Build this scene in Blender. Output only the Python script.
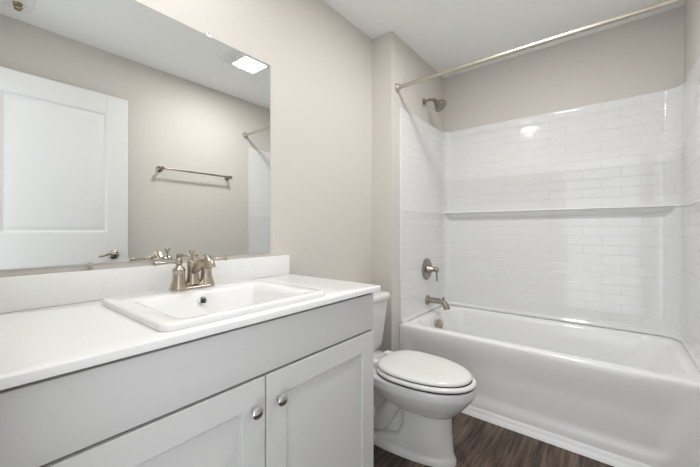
import bpy, bmesh, math
from mathutils import Vector, Matrix
PI = math.pi
for o in list(bpy.data.objects):
    bpy.data.objects.remove(o)
SC = bpy.context.scene
COL = SC.collection

# ------------------------------------------------------------------ camera
W, H = 1.685, 2.491            # opposite wall x, ceiling z  (metres)
A = 0.165                      # plumbing wall x
YJ, YF, YB = 1.915, 2.02, 2.819   # jog, tub front, wall behind the tub
cd = bpy.data.cameras.new('camera')
cam = bpy.data.objects.new('camera', cd); COL.objects.link(cam)
cam.location = (1.334, 0.0, 1.128)
cam.rotation_euler = (PI / 2, 0, math.radians(38.684))
cd.sensor_width = 36
cd.lens = 325.16 / 700 * 36
cd.shift_y = -(233.5 - 229.59) / 700
cd.clip_start = 0.02
SC.camera = cam

# ------------------------------------------------------------------ world, lights, exposure
WORLD, CEIL_W, DOWN_W = 2.1, 14.3, 5.8
w = bpy.data.worlds.new('world'); SC.world = w; w.use_nodes = True
w.node_tree.nodes['Background'].inputs[0].default_value = (0.93, 0.97, 1.0, 1)
w.node_tree.nodes['Background'].inputs[1].default_value = WORLD
SC.view_settings.view_transform = 'Standard'
SC.view_settings.look = 'None'
SC.view_settings.gamma = 1
SC.view_settings.use_curve_mapping = False
SC.view_settings.exposure = 0.0

def area(name, loc, rot, sx, sy, power, col, parent=None):
    l = bpy.data.lights.new(name, 'AREA'); l.shape = 'RECTANGLE'
    l.size, l.size_y, l.energy, l.color = sx, sy, power, col
    o = bpy.data.objects.new(name, l); COL.objects.link(o)
    o.location = loc; o.rotation_euler = rot
    return o
# plain world light added as fill through the open doorway (sampling portal only)
po = area('doorway_portal', (1.215, -0.11, 1.07), (PI / 2, 0, 0), 0.83, 2.14, 1.0, (1, 1, 1))
po.rotation_euler = (-PI / 2, 0, 0)
po.data.cycles.is_portal = True

# ------------------------------------------------------------------ materials
def mat(name, col, rough=0.5, metal=0.0, spec=0.5, coat=0.0):
    m = bpy.data.materials.new(name); m.use_nodes = True
    b = m.node_tree.nodes['Principled BSDF']
    b.inputs['Base Color'].default_value = (*col, 1)
    b.inputs['Roughness'].default_value = rough
    b.inputs['Metallic'].default_value = metal
    b.inputs['Specular IOR Level'].default_value = spec
    b.inputs['Coat Weight'].default_value = coat
    b.inputs['Coat Roughness'].default_value = 0.05
    return m

def nodes(m):
    nt = m.node_tree
    return nt, nt.nodes['Principled BSDF'], (lambda t: nt.nodes.new(t)), nt.links.new

def noise_bump(m, scale, strength, dist=0.001, detail=3):
    nt, b, N, L = nodes(m)
    tc = N('ShaderNodeTexCoord'); n = N('ShaderNodeTexNoise'); bp = N('ShaderNodeBump')
    n.inputs['Scale'].default_value = scale; n.inputs['Detail'].default_value = detail
    bp.inputs['Strength'].default_value = strength; bp.inputs['Distance'].default_value = dist
    L(tc.outputs['Object'], n.inputs['Vector']); L(n.outputs['Fac'], bp.inputs['Height'])
    L(bp.outputs['Normal'], b.inputs['Normal'])
    return m

def noise_tint(m, c1, c2, scale, lo=0.35, hi=0.65, detail=4):
    nt, b, N, L = nodes(m)
    tc = N('ShaderNodeTexCoord'); n = N('ShaderNodeTexNoise'); r = N('ShaderNodeValToRGB')
    n.inputs['Scale'].default_value = scale; n.inputs['Detail'].default_value = detail
    r.color_ramp.elements[0].position = lo; r.color_ramp.elements[0].color = (*c1, 1)
    r.color_ramp.elements[1].position = hi; r.color_ramp.elements[1].color = (*c2, 1)
    L(tc.outputs['Object'], n.inputs['Vector']); L(n.outputs['Fac'], r.inputs['Fac'])
    L(r.outputs['Color'], b.inputs['Base Color'])
    return m

M = {}
M['wall'] = noise_bump(mat('wall_paint', (0.655, 0.622, 0.582), 0.55, spec=0.3), 260, 0.12)
M['ceil'] = noise_bump(mat('ceiling_paint', (0.92, 0.925, 0.92), 0.7, spec=0.2), 180, 0.2)
M['cab'] = noise_bump(mat('cabinet_paint', (0.69, 0.692, 0.688), 0.38), 90, 0.05)
M['cabdark'] = mat('cabinet_gap_shade', (0.025, 0.023, 0.02), 0.7)  # near-black colour paints the shade in the gaps around the fronts
M['quartz'] = noise_tint(mat('quartz', (0.86, 0.86, 0.85), 0.22), (0.845, 0.842, 0.835), (0.872, 0.871, 0.866), 140, 0.3, 0.45)
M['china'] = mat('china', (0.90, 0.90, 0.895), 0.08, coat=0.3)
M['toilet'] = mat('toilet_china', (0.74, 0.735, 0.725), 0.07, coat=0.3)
M['seat'] = mat('seat_plastic', (0.80, 0.79, 0.765), 0.18)
M['acrylic'] = noise_bump(mat('acrylic', (0.865, 0.868, 0.86), 0.16, coat=0.2), 5, 0.05, 0.01, 1)
M['trim'] = mat('trim_paint', (0.86, 0.86, 0.87), 0.25)
M['door'] = noise_bump(mat('door_paint', (0.755, 0.75, 0.745), 0.38), 120, 0.06)
M['nickel'] = mat('brushed_nickel', (0.47, 0.415, 0.34), 0.25, 1.0)
M['darknickel'] = mat('satin_nickel', (0.36, 0.32, 0.28), 0.25, 1.0)
M['chrome'] = mat('chrome', (0.60, 0.59, 0.58), 0.12, 1.0)
M['rod'] = mat('rod_nickel', (0.56, 0.52, 0.45), 0.36, 1.0)
M['brass'] = mat('sprinkler_brass', (0.34, 0.29, 0.17), 0.28, 1.0)
M['mirror'] = mat('mirror_silver', (0.86, 0.88, 0.87), 0.0, 1.0)
M['mirroredge'] = mat('mirror_edge', (0.28, 0.32, 0.31), 0.15)
M['clip'] = mat('clear_plastic', (0.80, 0.80, 0.78), 0.2)
M['clipdark'] = mat('clip_reflection', (0.50, 0.46, 0.40), 0.35)  # clear plastic with its darker reflection put into the colour
M['graynozzle'] = mat('nozzle_grey', (0.22, 0.21, 0.20), 0.4)
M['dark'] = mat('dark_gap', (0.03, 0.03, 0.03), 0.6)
M['white'] = mat('fixture_white', (0.85, 0.85, 0.84), 0.4)
M['halls'] = mat('hall_paint', (0.66, 0.62, 0.57), 0.6)
# lamp lens
m = mat('lamp_lens', (0.95, 0.95, 0.93), 0.4)
m.node_tree.nodes['Principled BSDF'].inputs['Emission Color'].default_value = (1.0, 0.97, 0.92, 1)
m.node_tree.nodes['Principled BSDF'].inputs['Emission Strength'].default_value = 6.0
M['lens'] = m

def tile_material():
    m = mat('molded_tile', (0.80, 0.802, 0.797), 0.10, coat=0.25)
    nt, b, N, L = nodes(m)
    uv = N('ShaderNodeUVMap'); br = N('ShaderNodeTexBrick')
    br.offset = 0.5; br.squash = 1.0
    br.inputs['Scale'].default_value = 1.0
    br.inputs['Brick Width'].default_value = 0.203
    br.inputs['Row Height'].default_value = 0.0655
    br.inputs['Mortar Size'].default_value = 0.0030
    br.inputs['Mortar Smooth'].default_value = 0.9
    L(uv.outputs['UV'], br.inputs['Vector'])
    inv = N('ShaderNodeMath'); inv.operation = 'SUBTRACT'; inv.inputs[0].default_value = 1.0
    L(br.outputs['Fac'], inv.inputs[1])
    bp = N('ShaderNodeBump'); bp.inputs['Strength'].default_value = 0.62; bp.inputs['Distance'].default_value = 0.0022
    L(inv.outputs[0], bp.inputs['Height'])
    n = N('ShaderNodeTexNoise'); n.inputs['Scale'].default_value = 6; n.inputs['Detail'].default_value = 1
    L(uv.outputs['UV'], n.inputs['Vector'])
    b2 = N('ShaderNodeBump'); b2.inputs['Strength'].default_value = 0.12; b2.inputs['Distance'].default_value = 0.012
    L(n.outputs['Fac'], b2.inputs['Height']); L(bp.outputs['Normal'], b2.inputs['Normal'])
    L(b2.outputs['Normal'], b.inputs['Normal'])
    return m
M['tile'] = tile_material()

def floor_material():
    m = mat('wood_plank', (0.1, 0.07, 0.05), 0.5, spec=0.35)
    nt, b, N, L = nodes(m)
    tc = N('ShaderNodeTexCoord')
    mp = N('ShaderNodeMapping'); mp.inputs['Rotation'].default_value = (0, 0, PI / 2)
    mp.inputs['Location'].default_value = (0.37, 0.02, 0)
    L(tc.outputs['Object'], mp.inputs['Vector'])
    br = N('ShaderNodeTexBrick'); br.offset = 0.37
    br.inputs['Scale'].default_value = 1; br.inputs['Brick Width'].default_value = 1.2
    br.inputs['Row Height'].default_value = 0.155; br.inputs['Mortar Size'].default_value = 0.0012
    br.inputs['Mortar Smooth'].default_value = 0.2
    br.inputs['Color1'].default_value = (0.048, 0.031, 0.023, 1)
    br.inputs['Color2'].default_value = (0.105, 0.074, 0.056, 1)
    br.inputs['Mortar'].default_value = (0.025, 0.017, 0.012, 1)
    L(mp.outputs['Vector'], br.inputs['Vector'])
    st = N('ShaderNodeMapping'); st.inputs['Scale'].default_value = (48, 2.4, 1)
    L(tc.outputs['Object'], st.inputs['Vector'])
    n1 = N('ShaderNodeTexNoise'); n1.inputs['Scale'].default_value = 1.0; n1.inputs['Detail'].default_value = 6
    n1.inputs['Roughness'].default_value = 0.75
    L(st.outputs['Vector'], n1.inputs['Vector'])
    st2 = N('ShaderNodeMapping'); st2.inputs['Scale'].default_value = (14, 2.2, 1)
    L(tc.outputs['Object'], st2.inputs['Vector'])
    n2 = N('ShaderNodeTexNoise'); n2.inputs['Scale'].default_value = 1.0; n2.inputs['Detail'].default_value = 4
    L(st2.outputs['Vector'], n2.inputs['Vector'])
    r = N('ShaderNodeMapRange'); r.inputs['From Min'].default_value = 0.36; r.inputs['From Max'].default_value = 0.66
    r.inputs['To Min'].default_value = 0.15; r.inputs['To Max'].default_value = 2.1
    L(n1.outputs['Fac'], r.inputs['Value'])
    r2 = N('ShaderNodeMapRange'); r2.inputs['From Min'].default_value = 0.35; r2.inputs['From Max'].default_value = 0.68
    r2.inputs['To Min'].default_value = 0.65; r2.inputs['To Max'].default_value = 1.5
    L(n2.outputs['Fac'], r2.inputs['Value'])
    mu = N('ShaderNodeMath'); mu.operation = 'MULTIPLY'
    L(r.outputs[0], mu.inputs[0]); L(r2.outputs[0], mu.inputs[1])
    mx = N('ShaderNodeVectorMath'); mx.operation = 'SCALE'
    L(br.outputs['Color'], mx.inputs[0]); L(mu.outputs[0], mx.inputs['Scale'])
    L(mx.outputs[0], b.inputs['Base Color'])
    bp = N('ShaderNodeBump'); bp.inputs['Strength'].default_value = 0.25; bp.inputs['Distance'].default_value = 0.001
    L(n1.outputs['Fac'], bp.inputs['Height']); L(bp.outputs['Normal'], b.inputs['Normal'])
    return m
M['floor'] = floor_material()

# ------------------------------------------------------------------ geometry helpers
def V(*a): return Vector(a)

class MB:
    """collects world-space geometry, then links it as one mesh object"""
    def __init__(s): s.bm = bmesh.new(); s.uv = None
    def box(s, x0, x1, y0, y1, z0, z1, bev=0.0, seg=2):
        t = bmesh.new()
        r = bmesh.ops.create_cube(t, size=1.0)
        for v in t.verts:
            v.co = V((x0 + x1) / 2 + v.co.x * (x1 - x0), (y0 + y1) / 2 + v.co.y * (y1 - y0), (z0 + z1) / 2 + v.co.z * (z1 - z0))
        if bev > 0:
            bmesh.ops.bevel(t, geom=list(t.edges), offset=bev, segments=seg, profile=0.5, affect='EDGES')
        s.merge(t); return s
    def merge(s, t):
        me = bpy.data.meshes.new('tmp'); t.to_mesh(me); t.free()
        s.bm.from_mesh(me); bpy.data.meshes.remove(me)
    def loft(s, rings, cap0=False, cap1=False, loop=False, closed=True):
        vs = [[s.bm.verts.new(p) for p in r] for r in rings]
        n = len(rings[0]); R = len(rings)
        for i in range(R if loop else R - 1):
            a, b = vs[i], vs[(i + 1) % R]
            for j in range(n if closed else n - 1):
                k = (j + 1) % n
                s.bm.faces.new((a[j], a[k], b[k], b[j]))
        if cap0: s.bm.faces.new(list(reversed(vs[0])))
        if cap1: s.bm.faces.new(vs[-1])
        return s
    def lathe(s, prof, origin, axis=(0, 0, 1), n=28, cap=True):
        """prof: (radius, height along axis)"""
        ax = Vector(axis).normalized(); q = V(0, 0, 1).rotation_difference(ax); o = Vector(origin)
        rings = [[o + q @ V(max(r, 1e-4) * math.cos(2 * PI * k / n), max(r, 1e-4) * math.sin(2 * PI * k / n), h) for k in range(n)] for r, h in prof]
        return s.loft(rings, cap, cap)
    def tube(s, pts, rad, n=16, cap=True, sub=0, squash=None):
        P = [Vector(p) for p in pts]
        Rr = rad if isinstance(rad, (list, tuple)) else [rad] * len(P)
        if sub:
            Q, S = [], []
            for i in range(len(P) - 1):
                p0 = P[max(i - 1, 0)]; p1 = P[i]; p2 = P[i + 1]; p3 = P[min(i + 2, len(P) - 1)]
                for k in range(sub):
                    t = k / sub
                    Q.append(0.5 * ((2 * p1) + (p2 - p0) * t + (2 * p0 - 5 * p1 + 4 * p2 - p3) * t * t + (3 * p1 - p0 - 3 * p2 + p3) * t ** 3))
                    S.append(Rr[i] * (1 - t) + Rr[i + 1] * t)
            Q.append(P[-1]); S.append(Rr[-1]); P, Rr = Q, S
        rings = []; ref = None
        for i, p in enumerate(P):
            d = (P[min(i + 1, len(P) - 1)] - P[max(i - 1, 0)]).normalized()
            if ref is None:
                ref = d.orthogonal().normalized()
            ref = (ref - d * ref.dot(d)).normalized(); bn = d.cross(ref)
            rings.append([p + Rr[i] * (math.cos(2 * PI * k / n) * ref + math.sin(2 * PI * k / n) * bn) for k in range(n)])
        return s.loft(rings, cap, cap)
    def rot(s, origin, axis, ang):
        bmesh.ops.rotate(s.bm, verts=list(s.bm.verts), cent=Vector(origin), matrix=Matrix.Rotation(ang, 3, axis)); return s

def obj(name, mb, mt, parent=None, base=None, smooth=38, label=None, recalc=True, kind=None):
    bm = mb.bm
    if recalc: bmesh.ops.recalc_face_normals(bm, faces=list(bm.faces))
    org = Vector(parent['_o']) if parent is not None else Vector(base if base else (0, 0, 0))
    bm.transform(Matrix.Translation(-org))
    for f in bm.faces: f.smooth = True
    lim = math.radians(smooth)
    for e in bm.edges:
        e.smooth = len(e.link_faces) == 2 and e.calc_face_angle(PI) < lim
    me = bpy.data.meshes.new(name); bm.to_mesh(me); bm.free()
    me.materials.append(M[mt] if isinstance(mt, str) else mt)
    o = bpy.data.objects.new(name, me); COL.objects.link(o)
    o['_o'] = tuple(org)
    if parent is not None: o.parent = parent
    else: o.location = org
    if label: o['label'] = label
    if kind: o['kind'] = kind
    return o

def thing(name, base, label=None, cat=None, group=None, kind=None):
    o = bpy.data.objects.new(name, None); COL.objects.link(o)
    o.location = base; o['_o'] = tuple(base); o.empty_display_size = 0.1
    if label: o['label'] = label
    if cat: o['category'] = cat
    if group: o['group'] = group
    if kind: o['kind'] = kind
    return o

def tag(o, label, cat, group=None):
    o['label'] = label; o['category'] = cat
    if group: o['group'] = group
    return o

def struct(name, mb, mt, base=None, **k):
    return obj(name, mb, mt, base=base, kind='structure', **k)

def rrect(x0, x1, y0, y1, r, z, nc=8, ne=6):
    """rounded rectangle ring, constant vertex count"""
    r = min(r, (x1 - x0) / 2 - 1e-4, (y1 - y0) / 2 - 1e-4)
    c = [(x1 - r, y0 + r, -PI / 2), (x1 - r, y1 - r, 0), (x0 + r, y1 - r, PI / 2), (x0 + r, y0 + r, PI)]
    pts = []
    for i in range(4):
        cx, cy, a0 = c[i]
        arc = [V(cx + r * math.cos(a0 + PI / 2 * k / nc), cy + r * math.sin(a0 + PI / 2 * k / nc), z) for k in range(nc + 1)]
        pts += arc
        nx, ny, na = c[(i + 1) % 4]
        e = V(nx + r * math.cos(na), ny + r * math.sin(na), z)
        for k in range(1, ne): pts.append(arc[-1].lerp(e, k / ne))
    return pts

def egg(xb, xf, hw, yc, z, n=56, wide=0.42, pb=2.6, pf=2.05):
    """toilet outline: squarer behind, elliptical in front"""
    xc = xb + (xf - xb) * wide; out = []
    for k in range(n):
        t = 2 * PI * k / n; c, s_ = math.cos(t), math.sin(t)
        p = pf if c >= 0 else pb; a = (xf - xc) if c >= 0 else (xc - xb)
        out.append(V(xc + a * math.copysign(abs(c) ** (2 / p), c), yc + hw * math.copysign(abs(s_) ** (2 / p), s_), z))
    return out

# ------------------------------------------------------------------ the setting
T = 0.1
HY = -0.1
struct('floor', MB().box(-0.1, W + 0.1, -T, YB + 0.1, -0.06, 0), 'floor')
struct('ceiling', MB().box(-0.1, W + 0.1, -T, YB + 0.1, H, H + 0.06), 'ceil')
struct('wall_left', MB().box(-T, 0, -T, YB + 0.1, 0, H), 'wall')
struct('wall_plumbing', MB().box(0, A, YJ, YB, 0, H), 'wall')
struct('wall_front', MB().box(0, W, YB, YB + T, 0, H), 'wall')
struct('wall_right', MB().box(W, W + T, -T, YB + T, 0, H), 'wall')
DX0, DX1, DZ = 0.80, 1.63, 2.14
struct('wall_back', MB().box(-0.0, DX0, -T, 0, 0, H).box(DX1, W, -T, 0, 0, H).box(DX0, DX1, -T, 0, DZ, H), 'wall')
# door lining
struct('trim_1', MB().box(DX0, DX0 + 0.018, -T, -0.001, 0, DZ).box(DX1 - 0.018, DX1, -T, -0.001, 0, DZ)
       .box(DX0 + 0.0185, DX1 - 0.0185, -T, -0.001, DZ - 0.018, DZ - 0.0005), 'trim')
# baseboards
struct('baseboard_left', MB().box(0.001, 0.014, 1.128, YJ - 0.001, 0, 0.095, 0.004), 'trim')
struct('baseboard_plumbing', MB().box(0.015, A + 0.012, YJ - 0.013, YJ - 0.001, 0, 0.095, 0.004).box(A + 0.001, A + 0.012, YJ - 0.013, YF - 0.002, 0, 0.095, 0.004), 'trim')
struct('baseboard_right', MB().box(W - 0.014, W - 0.001, 0.02, YF - 0.002, 0, 0.095, 0.004), 'trim')

# ------------------------------------------------------------------ bath tub
TX0, TX1, TY0, TY1, ZT = A + 0.003, W - 0.003, YF, YB - 0.003, 0.465
tub = thing('bathtub', (0.925, 2.42, 0), 'white alcove bathtub with a smooth recessed apron across the end of the room', 'bathtub')
b = MB()
r = []
r.append(rrect(TX0, TX1, TY0 + 0.02, TY1, 0.004, 0.02))
r.append(rrect(TX0, TX1, TY0 + 0.02, TY1, 0.004, ZT - 0.05))
r.append(rrect(TX0, TX1, TY0 + 0.001, TY1, 0.004, ZT - 0.041))
r.append(rrect(TX0, TX1, TY0 + 0.001, TY1, 0.004, ZT - 0.018))
r.append(rrect(TX0, TX1, TY0 + 0.003, TY1, 0.004, ZT - 0.010))
r.append(rrect(TX0 + 0.002, TX1 - 0.002, TY0 + 0.008, TY1 - 0.002, 0.006, ZT - 0.004))
r.append(rrect(TX0 + 0.006, TX1 - 0.006, TY0 + 0.018, TY1 - 0.006, 0.01, ZT))
IX0, IX1, IY0, IY1 = 0.240, 1.612, 2.098, 2.742
def inner(d, z, dl=None, dr=None, rad=0.13):
    dl = d if dl is None else dl; dr = d if dr is None else dr
    return rrect(IX0 + dl, IX1 - dr, IY0 + d, IY1 - d, rad, z)
r.append(inner(-0.014, ZT - 0.001, rad=0.144))
r.append(inner(-0.006, ZT - 0.004, rad=0.137))
r.append(inner(0.004, ZT - 0.013))
r.append(inner(0.010, ZT - 0.030))
r.append(inner(0.022, 0.38, 0.026, 0.05))
r.append(inner(0.040, 0.26, 0.045, 0.12))
r.append(inner(0.060, 0.16, 0.07, 0.20))
r.append(inner(0.085, 0.115, 0.10, 0.25, 0.11))
r.append(inner(0.120, 0.095, 0.14, 0.30, 0.10))
r.append(inner(0.20, 0.090, 0.26, 0.42, 0.06))
b.loft(r, False, True)
obj('shell', b, 'acrylic', tub, smooth=60)
# apron with a softly recessed panel
def sstep(a, c, t):
    t = min(max((t - a) / (c - a), 0), 1); return t * t * (3 - 2 * t)
b = MB(); nx, nz = 170, 60
px0, px1, pz0, pz1, pr = TX0 + 0.04, TX1 - 0.125, 0.065, 0.60, 0.08
rows = []
for i in range(nz + 1):
    z = 0.004 + (ZT - 0.04 - 0.004) * i / nz; row = []
    for j in range(nx + 1):
        x = TX0 + (TX1 - TX0) * j / nx
        lean = max(0, (z - 0.1)) * 0.20          # the right edge of the recess leans outward
        xr = px1 + lean
        qx = max(px0 + pr - x, x - (xr - pr), 0); qz = max(pz0 + pr - z, z - (pz1 - pr), 0)
        d = pr - math.hypot(qx, qz) if (qx > 0 and qz > 0) else min(x - px0, xr - x, z - pz0, pz1 - z)
        y = YF + 0.001 + 0.011 * sstep(-0.006, 0.065, d) * (1 - sstep(0.26, 0.42, z))
        row.append(V(x, y, z))
    rows.append(row)
b.loft(rows, closed=False)
b.loft([[V(p.x, p.y, p.z) for p in rows[-1]], [V(p.x, YF + 0.018, p.z) for p in rows[-1]]], closed=False)
bmesh.ops.remove_doubles(b.bm, verts=list(b.bm.verts), dist=1e-5)
obj('apron', b, 'acrylic', tub, smooth=60)
# overflow cover and drain
ox, oy, oz = 0.290, 2.43, 0.380
b = MB().lathe([(0.0, 0.0), (0.041, 0.0), (0.043, 0.004), (0.042, 0.016), (0.035, 0.022), (0.0, 0.024)], (ox - 0.012, oy, oz), (1, 0, 0.12))
b.tube([(ox + 0.008, oy, oz - 0.012), (ox + 0.022, oy, oz - 0.02)], [0.006, 0.004], 10)
obj('overflow_cover', b, 'nickel', tub, label='brushed nickel overflow cover')
obj('drain', MB().lathe([(0, 0), (0.036, 0), (0.036, 0.003), (0.03, 0.006), (0, 0.008)], (0.55, 2.42, 0.0905)), 'nickel', tub, label='brushed nickel drain')
# floor strip along the apron
b = MB()
prof = [(0.0, 0.0), (0.0, 0.046), (-0.004, 0.049), (-0.008, 0.045), (-0.010, 0.030), (-0.014, 0.022), (-0.020, 0.014), (-0.024, 0.0)]
b.loft([[V(x, YF - 0.002 + p[0], p[1]) for p in prof] for x in (A + 0.014, W - 0.016)], True, True)
struct('trim_2', b, 'trim', smooth=50)

# ------------------------------------------------------------------ molded surround
sur = thing('tub_surround', (0.925, 2.42, ZT), 'glossy white molded subway-tile wall surround standing on the bathtub ledge', 'shower surround')
ZS = 1.997
def upath(d, n=10):
    """U-shaped plan path; d = distance of the face from the walls; returns (x, y, arclength)"""
    rl, rad = 0.06, 0.10; pts = []
    xa, xb_, yb = A + d, W - d, YB - d
    y0 = YF + 0.006
    ny = 14
    for k in range(ny): pts.append((xa, y0 + (yb - rl - y0) * k / ny))
    for k in range(n + 1):
        t = PI - PI / 2 * k / n; pts.append((xa + rl + rl * math.cos(t), yb - rl + rl * math.sin(t)))
    for k in range(1, 30): pts.append((xa + rl + (xb_ - xa - rad - rl) * k / 30, yb))
    for k in range(n + 1):
        t = PI / 2 - PI / 2 * k / n; pts.append((xb_ - rad + rad * math.cos(t), yb - rad + rad * math.sin(t)))
    for k in range(1, ny + 1): pts.append((xb_, yb - rad + (y0 - yb + rad) * k / ny))
    s_ = 0; out = [(pts[0][0], pts[0][1], 0)]
    for i in range(1, len(pts)):
        s_ += math.dist(pts[i], pts[i - 1]); out.append((pts[i][0], pts[i][1], s_))
    return out
lv = [(0.0005, ZT + 0.001), (0.026, ZT + 0.001), (0.028, ZT + 0.006), (0.026, ZT + 0.016), (0.016, ZT + 0.022), (0.013, ZT + 0.03), (0.012, ZT + 0.05),
      (0.012, 1.258), (0.0125, 1.262), (0.0135, 1.266), (0.0135, 1.272), (0.012, 1.276), (0.011, 1.30), (0.011, ZS - 0.02), (0.0115, ZS - 0.008), (0.009, ZS - 0.001), (0.006, ZS), (0.0005, ZS)]
b = MB(); rings = []; uvs = []
for d, z in lv:
    p = upath(d); rings.append([V(q[0], q[1], z) for q in p]); uvs.append([(q[2], z) for q in p])
bm = b.bm; uvl = bm.loops.layers.uv.new('UVMap')
vv = [[bm.verts.new(p) for p in rr] for rr in rings]
for i in range(len(rings) - 1):
    for j in range(len(rings[0]) - 1):
        f = bm.faces.new((vv[i][j], vv[i][j + 1], vv[i + 1][j + 1], vv[i + 1][j]))
        for l, (a_, c_) in zip(f.loops, ((i, j), (i, j + 1), (i + 1, j + 1), (i + 1, j))):
            u = uvs[a_][c_]; l[uvl].uv = (u[0] + 0.06, u[1] - ZT - 0.03)
for s_ in (0, -1):                                   # front edges of the two end panels
    bm.faces.new([v[s_] for v in vv])
obj('wall_panel', b, 'tile', sur, smooth=50, recalc=True)
# shelf ledge across the back with tapering ends
b = MB(); rings = []
xs0, xs1 = A + 0.014, W - 0.014
def shelf_ring(x, dp, th):
    yb = YB - 0.0125; z1 = 1.280
    pr = [(0, 0), (-dp + 0.008, 0), (-dp + 0.002, -0.002), (-dp, -0.006), (-dp + 0.001, -0.010), (-dp * 0.62, -0.0125),
          (-dp * 0.52, -0.014 - (th - 0.014) * 0.35), (-dp * 0.28, -0.014 - (th - 0.014) * 0.8), (0, -th)]
    return [V(x, yb + p[0], z1 + p[1]) for p in pr]
def fillet(u, rd):
    return 0 if u >= rd else rd - math.sqrt(max(rd * rd - (rd - u) ** 2, 0))
def shelf_at(x):
    u, q_ = x - (A + 0.012), (W - 0.012) - x
    f_ = max(fillet(u, 0.06), fillet(q_, 0.10))
    tl, tr = min(u / 0.075, 1), min(q_ / 0.13, 1)
    t_ = min(tl, tr ** 0.6)
    return shelf_ring(x, max(0.020 + 0.044 * math.sin(min(tl, tr) * PI / 2), f_ + 0.014), 0.018 + 0.036 * t_)
xs = [xs0 + 0.005 * k for k in range(18)]
xs += [xs[-1] + (xs1 - 0.14 - xs[-1]) * k / 16 for k in range(1, 17)]
xs += [xs1 - 0.14 + 0.14 * k / 20 for k in range(1, 21)]
for x in xs: rings.append(shelf_at(x))
b.loft(rings, True, True)
obj('shelf', b, 'acrylic', sur, smooth=50)

# ------------------------------------------------------------------ shower fittings
PX = A + 0.0125
v = thing('shower_valve', (PX, 2.435, 0.81), 'round nickel shower valve with lever handle on the tiled end wall', 'shower valve')
obj('escutcheon', MB().lathe([(0, 0), (0.086, 0), (0.087, 0.004), (0.080, 0.010), (0.055, 0.013), (0, 0.013)], (PX, 2.435, 0.81), (1, 0, 0), 40), 'darknickel', v)
hd = obj('handle', MB().lathe([(0.0, 0.012), (0.036, 0.012), (0.034, 0.022), (0.027, 0.030), (0.025, 0.044), (0.020, 0.050), (0.016, 0.066), (0.021, 0.074), (0.021, 0.088), (0.016, 0.098), (0, 0.10)], (PX, 2.435, 0.81), (1, 0, 0)), 'darknickel', v)
obj('lever', MB().tube([(PX + 0.082, 2.435, 0.81), (PX + 0.085, 2.435, 0.78), (PX + 0.087, 2.435, 0.735), (PX + 0.088, 2.435, 0.722)], [0.009, 0.0075, 0.009, 0.0105], 14), 'darknickel', hd)

v = thing('tub_spout', (PX, 2.445, 0.56), 'curved nickel tub spout below the shower valve', 'tub spout')
obj('flange', MB().lathe([(0, 0), (0.040, 0), (0.040, 0.006), (0.034, 0.014), (0.027, 0.02), (0, 0.02)], (PX, 2.445, 0.56), (1, 0, 0)), 'darknickel', v)
sp = obj('spout', MB().tube([(PX + 0.01, 2.445, 0.560), (PX + 0.05, 2.445, 0.562), (PX + 0.10, 2.445, 0.562), (PX + 0.14, 2.445, 0.552), (PX + 0.158, 2.445, 0.53), (PX + 0.164, 2.445, 0.508)],
    [0.026, 0.023, 0.022, 0.022, 0.023, 0.025], 20, sub=5), 'darknickel', v)
obj('diverter', MB().lathe([(0.004, 0), (0.004, 0.014), (0.009, 0.018), (0.009, 0.026), (0.004, 0.03)], (PX + 0.137, 2.445, 0.568)), 'darknickel', sp)

v = thing('showerhead', (A, 2.411, 2.15), 'small nickel shower head on a bent arm above the white surround', 'shower head')
obj('flange', MB().lathe([(0, 0.001), (0.030, 0.001), (0.030, 0.005), (0.022, 0.012), (0.012, 0.016), (0, 0.016)], (A, 2.411, 2.15), (1, 0, 0)), 'darknickel', v)
obj('arm', MB().tube([(A + 0.006, 2.411, 2.152), (A + 0.035, 2.411, 2.158), (A + 0.060, 2.411, 2.157), (A + 0.088, 2.411, 2.146)], 0.0105, 14, sub=5), 'darknickel', v)
ax = V(0.66, -0.08, -0.75).normalized(); hn = V(A + 0.092, 2.411, 2.143)
hd = obj('head', MB().lathe([(0, -0.014), (0.013, -0.012), (0.017, -0.002), (0.014, 0.008), (0.017, 0.016), (0.030, 0.036), (0.045, 0.062), (0.051, 0.070), (0.051, 0.082), (0.046, 0.086), (0, 0.086)], hn, ax, 32), 'darknickel', v)
obj('spray_face', MB().lathe([(0, 0), (0.040, 0), (0.039, 0.003), (0, 0.004)], hn + ax * 0.0862, ax, 28), 'graynozzle', hd, label='grey nozzle face')

RY, RZ = 1.985, 2.122
v = thing('shower_curtain_rod', (0.925, RY, RZ), 'straight brushed nickel shower rod high above the tub front', 'shower rod')
obj('rod', MB().tube([(A + 0.012, RY, RZ), (W - 0.012, RY, RZ)], 0.0127, 20), 'rod', v)
for x, s_ in ((A, 1), (W, -1)):
    obj('flange', MB().lathe([(0, 0.001), (0.031, 0.001), (0.031, 0.006), (0.024, 0.016), (0.017, 0.024), (0.0165, 0.034), (0, 0.034)], (x, RY, RZ), (s_, 0, 0)), 'rod', v)

# ------------------------------------------------------------------ towel bar on the opposite wall
TZ = 1.645
v = thing('towel_bar', (W, 1.483, TZ), 'slim dark nickel towel bar on the bare wall seen in the mirror', 'towel bar')
obj('bar', MB().tube([(W - 0.07, 1.145, TZ), (W - 0.07, 1.78, TZ)], 0.008, 14), 'darknickel', v)
for y in (1.15, 1.775):
    obj('post', MB().lathe([(0, 0.001), (0.026, 0.001), (0.026, 0.006), (0.018, 0.014), (0.011, 0.022), (0.010, 0.05), (0.015, 0.058), (0.016, 0.074), (0.011, 0.084), (0, 0.086)], (W, y, TZ), (-1, 0, 0)), 'darknickel', v)

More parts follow.
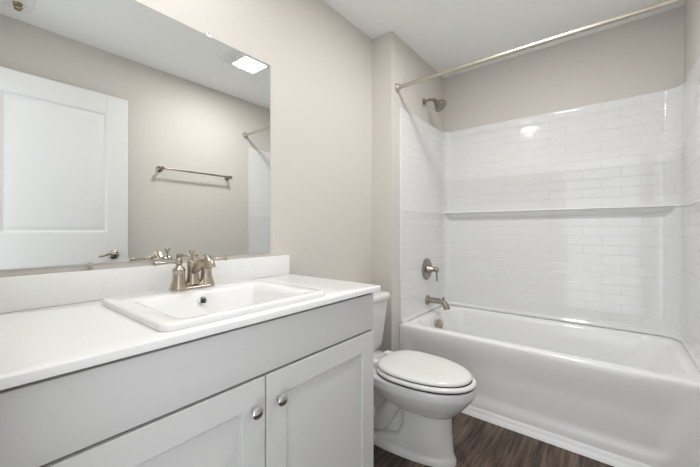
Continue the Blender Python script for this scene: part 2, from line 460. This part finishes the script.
# ------------------------------------------------------------------ room door, open against the right wall
dface, dback = W - 0.090, W - 0.055
d = thing('door_1', (dback, 0.085, 0.01), 'white two-panel room door standing open along the right wall', None, kind='structure')
Y0, Y1, Z0, Z1 = 0.078, 0.893, 0.012, 2.128
py0, py1 = Y0 + 0.135, Y1 - 0.135
pan = [(1.108, 1.99), (0.24, 0.885)]
b = MB().box(dface + 0.012, dback, Y0, Y1, Z0, Z1)
b.box(dface, dface + 0.0125, Y0, py0, Z0, Z1, 0.0015, 1).box(dface, dface + 0.0125, py1, Y1, Z0, Z1, 0.0015, 1)
b.box(dface, dface + 0.0125, py0, py1, pan[0][1], Z1, 0.0015, 1).box(dface, dface + 0.0125, py0, py1, pan[1][1], pan[0][0], 0.0015, 1).box(dface, dface + 0.0125, py0, py1, Z0, pan[1][0], 0.0015, 1)
obj('leaf', b, 'door', d)
for z0, z1 in pan:
    def rr(i, x): return [V(x, py0 + i, z0 + i), V(x, py1 - i, z0 + i), V(x, py1 - i, z1 - i), V(x, py0 + i, z1 - i)]
    b = MB().loft([rr(0, dface + 0.001), rr(0.006, dface + 0.003), rr(0.012, dface + 0.010), rr(0.020, dface + 0.0105), rr(0.045, dface + 0.0045), rr(0.05, dface + 0.004)], False, True)
    obj('panel', b, 'door', d, smooth=10)
hy, hz = 0.798, 0.940
h = obj('door_handle', MB().lathe([(0, 0), (0.034, 0), (0.034, 0.006), (0.028, 0.013), (0.014, 0.018), (0.012, 0.05), (0, 0.052)], (dface - 0.0005, hy, hz), (-1, 0, 0), 32)
    .tube([(dface - 0.046, hy + 0.008, hz), (dface - 0.050, hy - 0.02, hz + 0.006), (dface - 0.050, hy - 0.05, hz + 0.006), (dface - 0.049, hy - 0.08, hz - 0.004), (dface - 0.047, hy - 0.105, hz - 0.006)], [0.011, 0.010, 0.008, 0.007, 0.005], 14, sub=5),
    'darknickel', d, label='dark nickel lever handle')
for z in (0.25, 1.07, 1.92):
    obj('hinge', MB().tube([(dback - 0.002, Y0 - 0.008, z - 0.045), (dback - 0.002, Y0 - 0.008, z + 0.045)], 0.006, 12), 'darknickel', d)

# ------------------------------------------------------------------ vanity cabinet
CY0, CY1, CXF, CZT = 0.022, 1.126, 0.546, 0.877
v = thing('vanity_cabinet', (0.28, 0.574, 0), 'light grey shaker vanity cabinet with two doors under the white countertop', 'cabinet')
b = MB()
b.box(0.004, CXF, CY0, CY0 + 0.018, 0.0, CZT - 0.001).box(0.004, CXF, CY1 - 0.018, CY1, 0.0, CZT - 0.001)
b.box(0.004, 0.012, CY0 + 0.018, CY1 - 0.018, 0.1, CZT - 0.001).box(0.012, CXF, CY0 + 0.018, CY1 - 0.018, 0.1, 0.118)
b.box(0.47, 0.485, CY0 + 0.018, CY1 - 0.018, 0.0, 0.1)
obj('carcass', b, 'cab', v)
b = MB()
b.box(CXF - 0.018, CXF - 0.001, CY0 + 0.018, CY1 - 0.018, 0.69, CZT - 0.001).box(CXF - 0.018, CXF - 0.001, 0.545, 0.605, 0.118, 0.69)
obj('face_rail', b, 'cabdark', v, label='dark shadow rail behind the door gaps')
FX0, FX1 = CXF + 0.001, CXF + 0.020
obj('drawer_front', MB().box(FX0, FX1, CY0 + 0.004, CY1 - 0.010, 0.719, 0.863, 0.0015), 'cab', v)
for y0, y1, ky in ((CY0 + 0.004, 0.5720, 0.5310), (0.5780, CY1 - 0.010, 0.617)):
    z0, z1, sw = 0.108, 0.711, 0.074
    b = MB().box(FX0, FX0 + 0.009, y0 + 0.01, y1 - 0.01, z0 + 0.01, z1 - 0.01)
    b.box(FX0, FX1, y0, y0 + sw, z0, z1, 0.0012, 1).box(FX0, FX1, y1 - sw, y1, z0, z1, 0.0012, 1)
    b.box(FX0, FX1, y0 + sw - 0.002, y1 - sw + 0.002, z1 - sw, z1, 0.0012, 1).box(FX0, FX1, y0 + sw - 0.002, y1 - sw + 0.002, z0, z0 + sw, 0.0012, 1)
    dr = obj('door', b, 'cab', v)
    obj('knob', MB().lathe([(0, 0), (0.0075, 0), (0.0065, 0.006), (0.006, 0.014), (0.013, 0.017), (0.0172, 0.021), (0.0172, 0.026), (0.012, 0.031), (0, 0.033)], (FX1, ky, 0.632), (1, 0, 0)), 'chrome', dr, label='polished round nickel knob')

# ------------------------------------------------------------------ countertop and backsplash
SX0, SX1, SY0, SY1, ZC = 0.082, 0.556, 0.305, 0.848, 0.896
v = thing('countertop', (0.295, 0.567, CZT), 'white quartz countertop with low backsplash on the grey vanity', 'countertop')
CX0, CX1, KY0, KY1 = 0.002, 0.591, 0.003, 1.134
def outr(i, z): return rrect(CX0 + i, CX1 - i, KY0 + i, KY1 - i, 0.004, z)
def hole(i, z): return rrect(SX0 + 0.03 - i, SX1 - 0.03 + i, SY0 + 0.03 - i, SY1 - 0.03 + i, 0.03, z)
b = MB().loft([outr(0, CZT), outr(0, ZC - 0.003), outr(0.001, ZC - 0.001), outr(0.003, ZC), hole(0, ZC), hole(0, CZT)], loop=True)
obj('slab', b, 'quartz', v)
obj('backsplash', MB().box(0.002, 0.021, KY0, KY1, ZC + 0.0005, 0.995, 0.0015), 'quartz', v)

# ------------------------------------------------------------------ drop-in sink
s = thing('sink', (0.32, 0.577, ZC), 'white rectangular drop-in sink set in the quartz countertop', 'sink')
ZR = ZC + 0.017
def so(i, z, rad=0.028): return rrect(SX0 + i, SX1 - i, SY0 + i, SY1 - i, max(rad - i, 0.004), z)
BX0, BX1, BY0, BY1 = 0.205, 0.517, 0.365, 0.788
def si(i, z, rad=0.03, f=0): return rrect(BX0 + i, BX1 - i - f, BY0 + i, BY1 - i, rad, z)
rings = [so(0.012, ZC + 0.0008), so(0.0, ZC + 0.0008), so(0, ZR - 0.006), so(0.002, ZR - 0.002), so(0.006, ZR),
         rrect(BX0 - 0.02, BX1 + 0.02, BY0 - 0.02, BY1 + 0.02, 0.04, ZR - 0.001), si(-0.004, ZR - 0.002), si(0.004, ZR - 0.008), si(0.012, ZR - 0.03), si(0.03, ZR - 0.10), si(0.045, ZR - 0.125), si(0.075, ZR - 0.137, 0.03),
         rrect(0.33, 0.39, 0.547, 0.607, 0.028, ZR - 0.142)]
b = MB().loft(rings, False, True)
# underside of the bowl
b.loft([so(0.012, ZC + 0.0008), si(-0.012, ZC - 0.004), si(-0.004, ZC - 0.02), si(0.02, ZR - 0.105), si(0.05, ZR - 0.15), si(0.09, ZR - 0.155)], False, True)
obj('basin', b, 'china', s, smooth=60)
# overflow ring on the rear wall of the bowl
oc = V(BX0 + 0.0165, 0.566, 0.879); nrm = V(1, 0, 0.25).normalized()
rg = obj('overflow_ring', MB().lathe([(0.0085, -0.006), (0.014, 0.0), (0.0145, 0.002), (0.012, 0.0035), (0.0095, 0.0025), (0.0085, -0.006)], oc, nrm, 28, cap=False), 'chrome', s, label='chrome overflow ring')
obj('overflow_hole', MB().lathe([(0, 0), (0.0095, 0), (0.0095, 0.0008), (0, 0.0008)], oc + nrm * 0.0003, nrm, 20), 'dark', rg, label='dark overflow opening')
obj('drain', MB().lathe([(0, 0), (0.022, 0), (0.022, 0.003), (0.014, 0.004), (0.013, 0.006), (0, 0.007)], (0.36, 0.577, ZR - 0.1418)), 'chrome', s, label='chrome pop-up drain')

# ------------------------------------------------------------------ faucet
FX, FYC = 0.120, 0.580
FB = ZR + 0.0005
f = thing('faucet', (FX, FYC, FB), 'two-handle brushed nickel faucet behind the white sink basin', 'faucet')
hs = 0.0508
def stad(i, z):
    return rrect(FX - 0.031 + i, FX + 0.031 - i, FYC - hs - 0.031 + i, FYC + hs + 0.031 - i, 0.031 - i, z)
obj('base_plate', MB().loft([stad(0, FB), stad(0, FB + 0.004), stad(0.002, FB + 0.007), stad(0.006, FB + 0.009), stad(0.012, FB + 0.016), stad(0.020, FB + 0.021), stad(0.028, FB + 0.0225)], True, True), 'nickel', f, smooth=50)
zb = FB + 0.014
for sg in (-1, 1):
    y = FYC + sg * hs
    h = obj('handle', MB().lathe([(0.0, -0.010), (0.0298, -0.010), (0.0288, -0.004), (0.0262, 0.005), (0.0225, 0.013), (0.0203, 0.025), (0.0198, 0.040), (0.0205, 0.050), (0.0218, 0.053), (0.0218, 0.056), (0.0195, 0.060),
        (0.013, 0.066), (0.0095, 0.072), (0.009, 0.075), (0.012, 0.078), (0.0128, 0.086), (0.012, 0.094), (0.009, 0.097), (0, 0.098)], (FX, y, zb)), 'nickel', f)
    zl = zb + 0.086
    obj('lever', MB().tube([(FX, y + sg * 0.008, zl), (FX + 0.002, y + sg * 0.018, zl), (FX + 0.002, y + sg * 0.022, zl), (FX + 0.003, y + sg * 0.045, zl - 0.001), (FX + 0.004, y + sg * 0.072, zl - 0.002), (FX + 0.004, y + sg * 0.077, zl - 0.002), (FX + 0.004, y + sg * 0.084, zl - 0.002)],
        [0.008, 0.0068, 0.0050, 0.0052, 0.0060, 0.0080, 0.0076], 14), 'nickel', h)
b = MB().lathe([(0, 0), (0.0265, 0), (0.0235, 0.008), (0.0205, 0.025), (0.0195, 0.045), (0.0195, 0.062), (0.0215, 0.076), (0.0215, 0.083), (0.014, 0.090), (0.0, 0.092)], (FX, FYC, zb))
b.tube([(FX + 0.000, FYC, zb + 0.042), (FX + 0.025, FYC, zb + 0.056), (FX + 0.055, FYC, zb + 0.078), (FX + 0.082, FYC, zb + 0.096), (FX + 0.104, FYC, zb + 0.098), (FX + 0.122, FYC, zb + 0.084), (FX + 0.129, FYC, zb + 0.068)],
       [0.015, 0.015, 0.014, 0.0135, 0.014, 0.0155, 0.0175], 18, sub=5)
obj('spout', b, 'nickel', f)
obj('lift_rod', MB().lathe([(0.003, 0), (0.003, 0.014), (0.006, 0.016), (0.0065, 0.020), (0.0115, 0.030), (0.012, 0.033), (0.009, 0.036), (0, 0.037)], (FX - 0.006, FYC, zb + 0.088), n=18), 'nickel', f)

# ------------------------------------------------------------------ mirror
MY0, MY1, MZ0, MZ1 = 0.094, 1.020, 1.014, 1.949
v = thing('wall_mirror', (0.0, 0.566, MZ0), 'large frameless mirror on the wall above the sink', 'mirror')
obj('backing', MB().box(0.0005, 0.0045, MY0 + 0.001, MY1 - 0.001, MZ0 + 0.001, MZ1 - 0.001), 'mirroredge', v, label='dark edge of the glass')
obj('glass', MB().box(0.0046, 0.0062, MY0, MY1, MZ0, MZ1, 0.0006, 1), 'mirror', v)
for y, z, s_ in ((0.70, MZ1, 1), (0.33, MZ1, 1), (0.300, MZ0, -1), (0.495, MZ0, -1)):
    hw = 0.010 if s_ > 0 else 0.006
    b = MB().box(0.0005, 0.011, y - hw, y + hw, min(z + s_ * 0.014, z - s_ * 0.0), max(z + s_ * 0.014, z), 0.002)
    b.box(0.0068, 0.011, y - hw, y + hw, min(z - s_ * 0.008, z + s_ * 0.004), max(z - s_ * 0.008, z + s_ * 0.004), 0.0015)
    c = obj('clip', b, 'clip' if s_ > 0 else 'clipdark', v, label='small clear plastic clip' if s_ > 0 else 'small plastic clip with its reflection in the colour')
    obj('screw', MB().lathe([(0, 0), (0.0035, 0), (0.003, 0.0015), (0, 0.002)], (0.011, y, z + s_ * 0.008), (1, 0, 0), 12), 'darknickel', c)

# ------------------------------------------------------------------ toilet
TY = 1.53
t = thing('toilet', (0.40, TY, 0), 'white two-piece toilet with closed lid between the vanity and the tub', 'toilet')
b = MB()
# bowl with rim
b.loft([egg(0.44, 0.742, 0.090, TY, 0.225), egg(0.40, 0.762, 0.118, TY, 0.246), egg(0.35, 0.792, 0.150, TY, 0.276), egg(0.31, 0.820, 0.172, TY, 0.310), egg(0.28, 0.838, 0.183, TY, 0.335), egg(0.268, 0.843, 0.187, TY, 0.344), egg(0.265, 0.845, 0.188, TY, 0.352), egg(0.265, 0.845, 0.188, TY, 0.376), egg(0.268, 0.842, 0.185, TY, 0.385), egg(0.275, 0.83, 0.172, TY, 0.388)], True, True)
# pedestal column and foot
b.loft([egg(0.12, 0.758, 0.118, TY, 0.0, pb=5), egg(0.12, 0.758, 0.118, TY, 0.020, pb=5), egg(0.126, 0.752, 0.110, TY, 0.030, pb=5), egg(0.30, 0.746, 0.106, TY, 0.045, pb=4, wide=0.3), egg(0.475, 0.741, 0.100, TY, 0.085, pb=5, wide=0.3), egg(0.505, 0.735, 0.093, TY, 0.15, pb=5, wide=0.3),
        egg(0.505, 0.734, 0.092, TY, 0.20, pb=5, wide=0.3), egg(0.49, 0.738, 0.094, TY, 0.235, pb=5, wide=0.3), egg(0.46, 0.745, 0.10, TY, 0.255, pb=4, wide=0.3)], True, True)
# rear support and deck under the tank
b.loft([rrect(0.13, 0.50, TY - 0.07, TY + 0.07, 0.04, 0.02), rrect(0.11, 0.50, TY - 0.055, TY + 0.055, 0.05, 0.12), rrect(0.08, 0.50, TY - 0.065, TY + 0.065, 0.05, 0.22), rrect(0.06, 0.46, TY - 0.10, TY + 0.10, 0.05, 0.30), rrect(0.045, 0.40, TY - 0.15, TY + 0.15, 0.06, 0.352), rrect(0.047, 0.36, TY - 0.15, TY + 0.15, 0.06, 0.376), rrect(0.055, 0.35, TY - 0.143, TY + 0.143, 0.05, 0.384)], True, True)
# trapway bulges on both sides
for sg in (-1, 1):
    b.tube([(0.52, TY + sg * 0.040, 0.27), (0.46, TY + sg * 0.055, 0.235), (0.41, TY + sg * 0.058, 0.16), (0.36, TY + sg * 0.058, 0.095), (0.30, TY + sg * 0.058, 0.115), (0.255, TY + sg * 0.056, 0.20), (0.21, TY + sg * 0.05, 0.215), (0.175, TY + sg * 0.05, 0.13), (0.165, TY + sg * 0.045, 0.03)],
           [0.040, 0.042, 0.044, 0.046, 0.046, 0.046, 0.045, 0.043, 0.045], 20, sub=6)
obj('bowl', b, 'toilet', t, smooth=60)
def ring_stack(back, front, hw, lv):
    return [egg(back + i, front - i, hw - i, TY, z, wide=.4) for i, z in lv]
obj('seat', MB().loft(ring_stack(0.352, 0.847, 0.185, ((0.010, 0.3935), (0.002, 0.396), (0, 0.403), (0.004, 0.410), (0.015, 0.413))), True, True), 'seat', t, smooth=60)
obj('lid', MB().loft(ring_stack(0.357, 0.829, 0.174, ((0.007, 0.4165), (0.001, 0.419), (0, 0.426), (0.006, 0.433), (0.022, 0.437), (0.085, 0.4395))), True, True), 'seat', t, smooth=60)
obj('seat_shadow_line', MB().loft(ring_stack(0.355, 0.842, 0.180, ((0, 0.3875), (0, 0.400), (0.012, 0.4132), (0.018, 0.4135), (0.018, 0.418))), True, True), 'dark', t, label='dark shadow line under seat and lid')  # near-black filler added to paint the shade lines under seat and lid
for sg in (-1, 1):
    obj('hinge', MB().box(0.312, 0.364, TY + sg * 0.075 - 0.022, TY + sg * 0.075 + 0.022, 0.386, 0.424, 0.007, 3), 'seat', t)
    obj('bolt_cap', MB().lathe([(0.016, 0), (0.016, 0.006), (0.011, 0.016), (0, 0.019)], (0.36, TY + sg * 0.100, 0.026)), 'seat', t)
b = MB().loft([rrect(0.055, 0.197, TY - 0.193, TY + 0.193, 0.045, 0.380), rrect(0.042, 0.212, TY - 0.211, TY + 0.211, 0.045, 0.392), rrect(0.034, 0.220, TY - 0.218, TY + 0.218, 0.045, 0.43), rrect(0.022, 0.240, TY - 0.242, TY + 0.242, 0.045, 0.66), rrect(0.020, 0.243, TY - 0.245, TY + 0.245, 0.045, 0.690)], True, True)
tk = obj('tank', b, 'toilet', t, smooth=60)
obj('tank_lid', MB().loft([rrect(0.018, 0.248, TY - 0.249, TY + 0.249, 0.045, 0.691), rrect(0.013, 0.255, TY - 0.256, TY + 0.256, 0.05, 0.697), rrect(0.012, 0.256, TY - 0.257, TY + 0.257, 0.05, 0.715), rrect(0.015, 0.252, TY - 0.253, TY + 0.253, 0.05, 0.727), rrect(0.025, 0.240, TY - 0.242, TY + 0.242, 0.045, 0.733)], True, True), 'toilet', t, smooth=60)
obj('flush_lever', MB().lathe([(0, 0), (0.013, 0), (0.012, 0.008), (0.007, 0.012), (0, 0.013)], (0.2395, TY - 0.155, 0.635), (1, 0, 0.09)).tube([(0.250, TY - 0.155, 0.635), (0.257, TY - 0.145, 0.633), (0.257, TY - 0.10, 0.628), (0.256, TY - 0.075, 0.626)], [0.006, 0.006, 0.006, 0.008], 12), 'chrome', tk, label='chrome flush lever')

# ------------------------------------------------------------------ ceiling fan light
LX, LY = 0.985, 1.52
l = thing('ceiling_fan_light', (LX, LY, H), 'square white ceiling fan light with glowing lens, seen in the mirror', 'ceiling light')
b = MB()
fx0, fx1, fy0, fy1 = LX - 0.115, LX + 0.115, 1.362, 1.69
lx0, lx1, ly0, ly1 = LX - 0.092, LX + 0.092, 1.468, 1.668
b.box(fx0, lx0, fy0, fy1, H - 0.016, H - 0.0005, 0.003).box(lx1, fx1, fy0, fy1, H - 0.016, H - 0.0005, 0.003)
b.box(lx0, lx1, ly1, fy1, H - 0.016, H - 0.0005, 0.003).box(lx0, lx1, ly0 - 0.02, ly0, H - 0.016, H - 0.0005, 0.003)
obj('frame', b, 'white', l)
b = MB().box(lx0, lx1, fy0, ly0 - 0.02, H - 0.010, H - 0.0005)
for k in range(5): b.box(lx0, lx1, fy0 + 0.006 + k * 0.016, fy0 + 0.014 + k * 0.016, H - 0.015, H - 0.0095, 0.001, 1)
obj('grille', b, 'white', l)
obj('lens', MB().box(lx0 + 0.001, lx1 - 0.001, ly0 + 0.001, ly1 - 0.001, H - 0.020, H - 0.004, 0.004), 'lens', l, label='glowing white lens')
area('lamp_light', (LX, (ly0 + ly1) / 2, H - 0.024), (0, 0, 0), 0.16, 0.17, CEIL_W, (1.0, 0.993, 0.98))

# ------------------------------------------------------------------ sprinkler
q = V(1.442, 0.276, H)
sp = thing('fire_sprinkler', q, 'brass fire sprinkler in a white square ceiling plate above the open door', 'sprinkler')
obj('cover_plate', MB().loft([rrect(q.x - 0.10 + i, q.x + 0.10 - i, q.y - 0.065 + i, q.y + 0.065 - i, 0.012, H - z) for i, z in ((0, 0.0005), (0, 0.005), (0.003, 0.009), (0.035, 0.011))], True, True), 'white', sp)
obj('sprinkler_body', MB().lathe([(0.021, -0.0112), (0.022, -0.015), (0.016, -0.019), (0.015, -0.026), (0, -0.028)], q)
    .tube([q + V(0, 0.012, -0.022), q + V(0, 0.019, -0.032), q + V(0, 0.004, -0.046)], 0.004, 8)
    .tube([q + V(0, -0.012, -0.022), q + V(0, -0.019, -0.032), q + V(0, -0.004, -0.046)], 0.004, 8), 'brass', sp)
obj('deflector', MB().lathe([(0, -0.046), (0.016, -0.046), (0.016, -0.049), (0, -0.050)], q), 'brass', sp)

# ------------------------------------------------------------------ recessed light (above the frame's upper edge)
RX, RYY = 0.44, 0.42
l = thing('recessed_light', (RX, RYY, H), 'round white recessed ceiling light above the sink', 'ceiling light')
obj('trim_ring', MB().lathe([(0.070, -0.0005), (0.092, -0.0005), (0.092, -0.003), (0.088, -0.006), (0.074, -0.005), (0.070, -0.0005)], (RX, RYY, H), n=36, cap=False), 'white', l)
obj('lens', MB().lathe([(0, -0.001), (0.070, -0.001), (0.069, -0.003), (0, -0.004)], (RX, RYY, H), n=36), 'lens', l, label='glowing white lens')
dl = area('recessed_lamp', (RX, RYY, H - 0.008), (0, 0, 0), 0.13, 0.13, DOWN_W, (1.0, 0.99, 0.97)); dl.data.shape = 'DISK'

for o in bpy.data.objects:
    if '_o' in o: del o['_o']
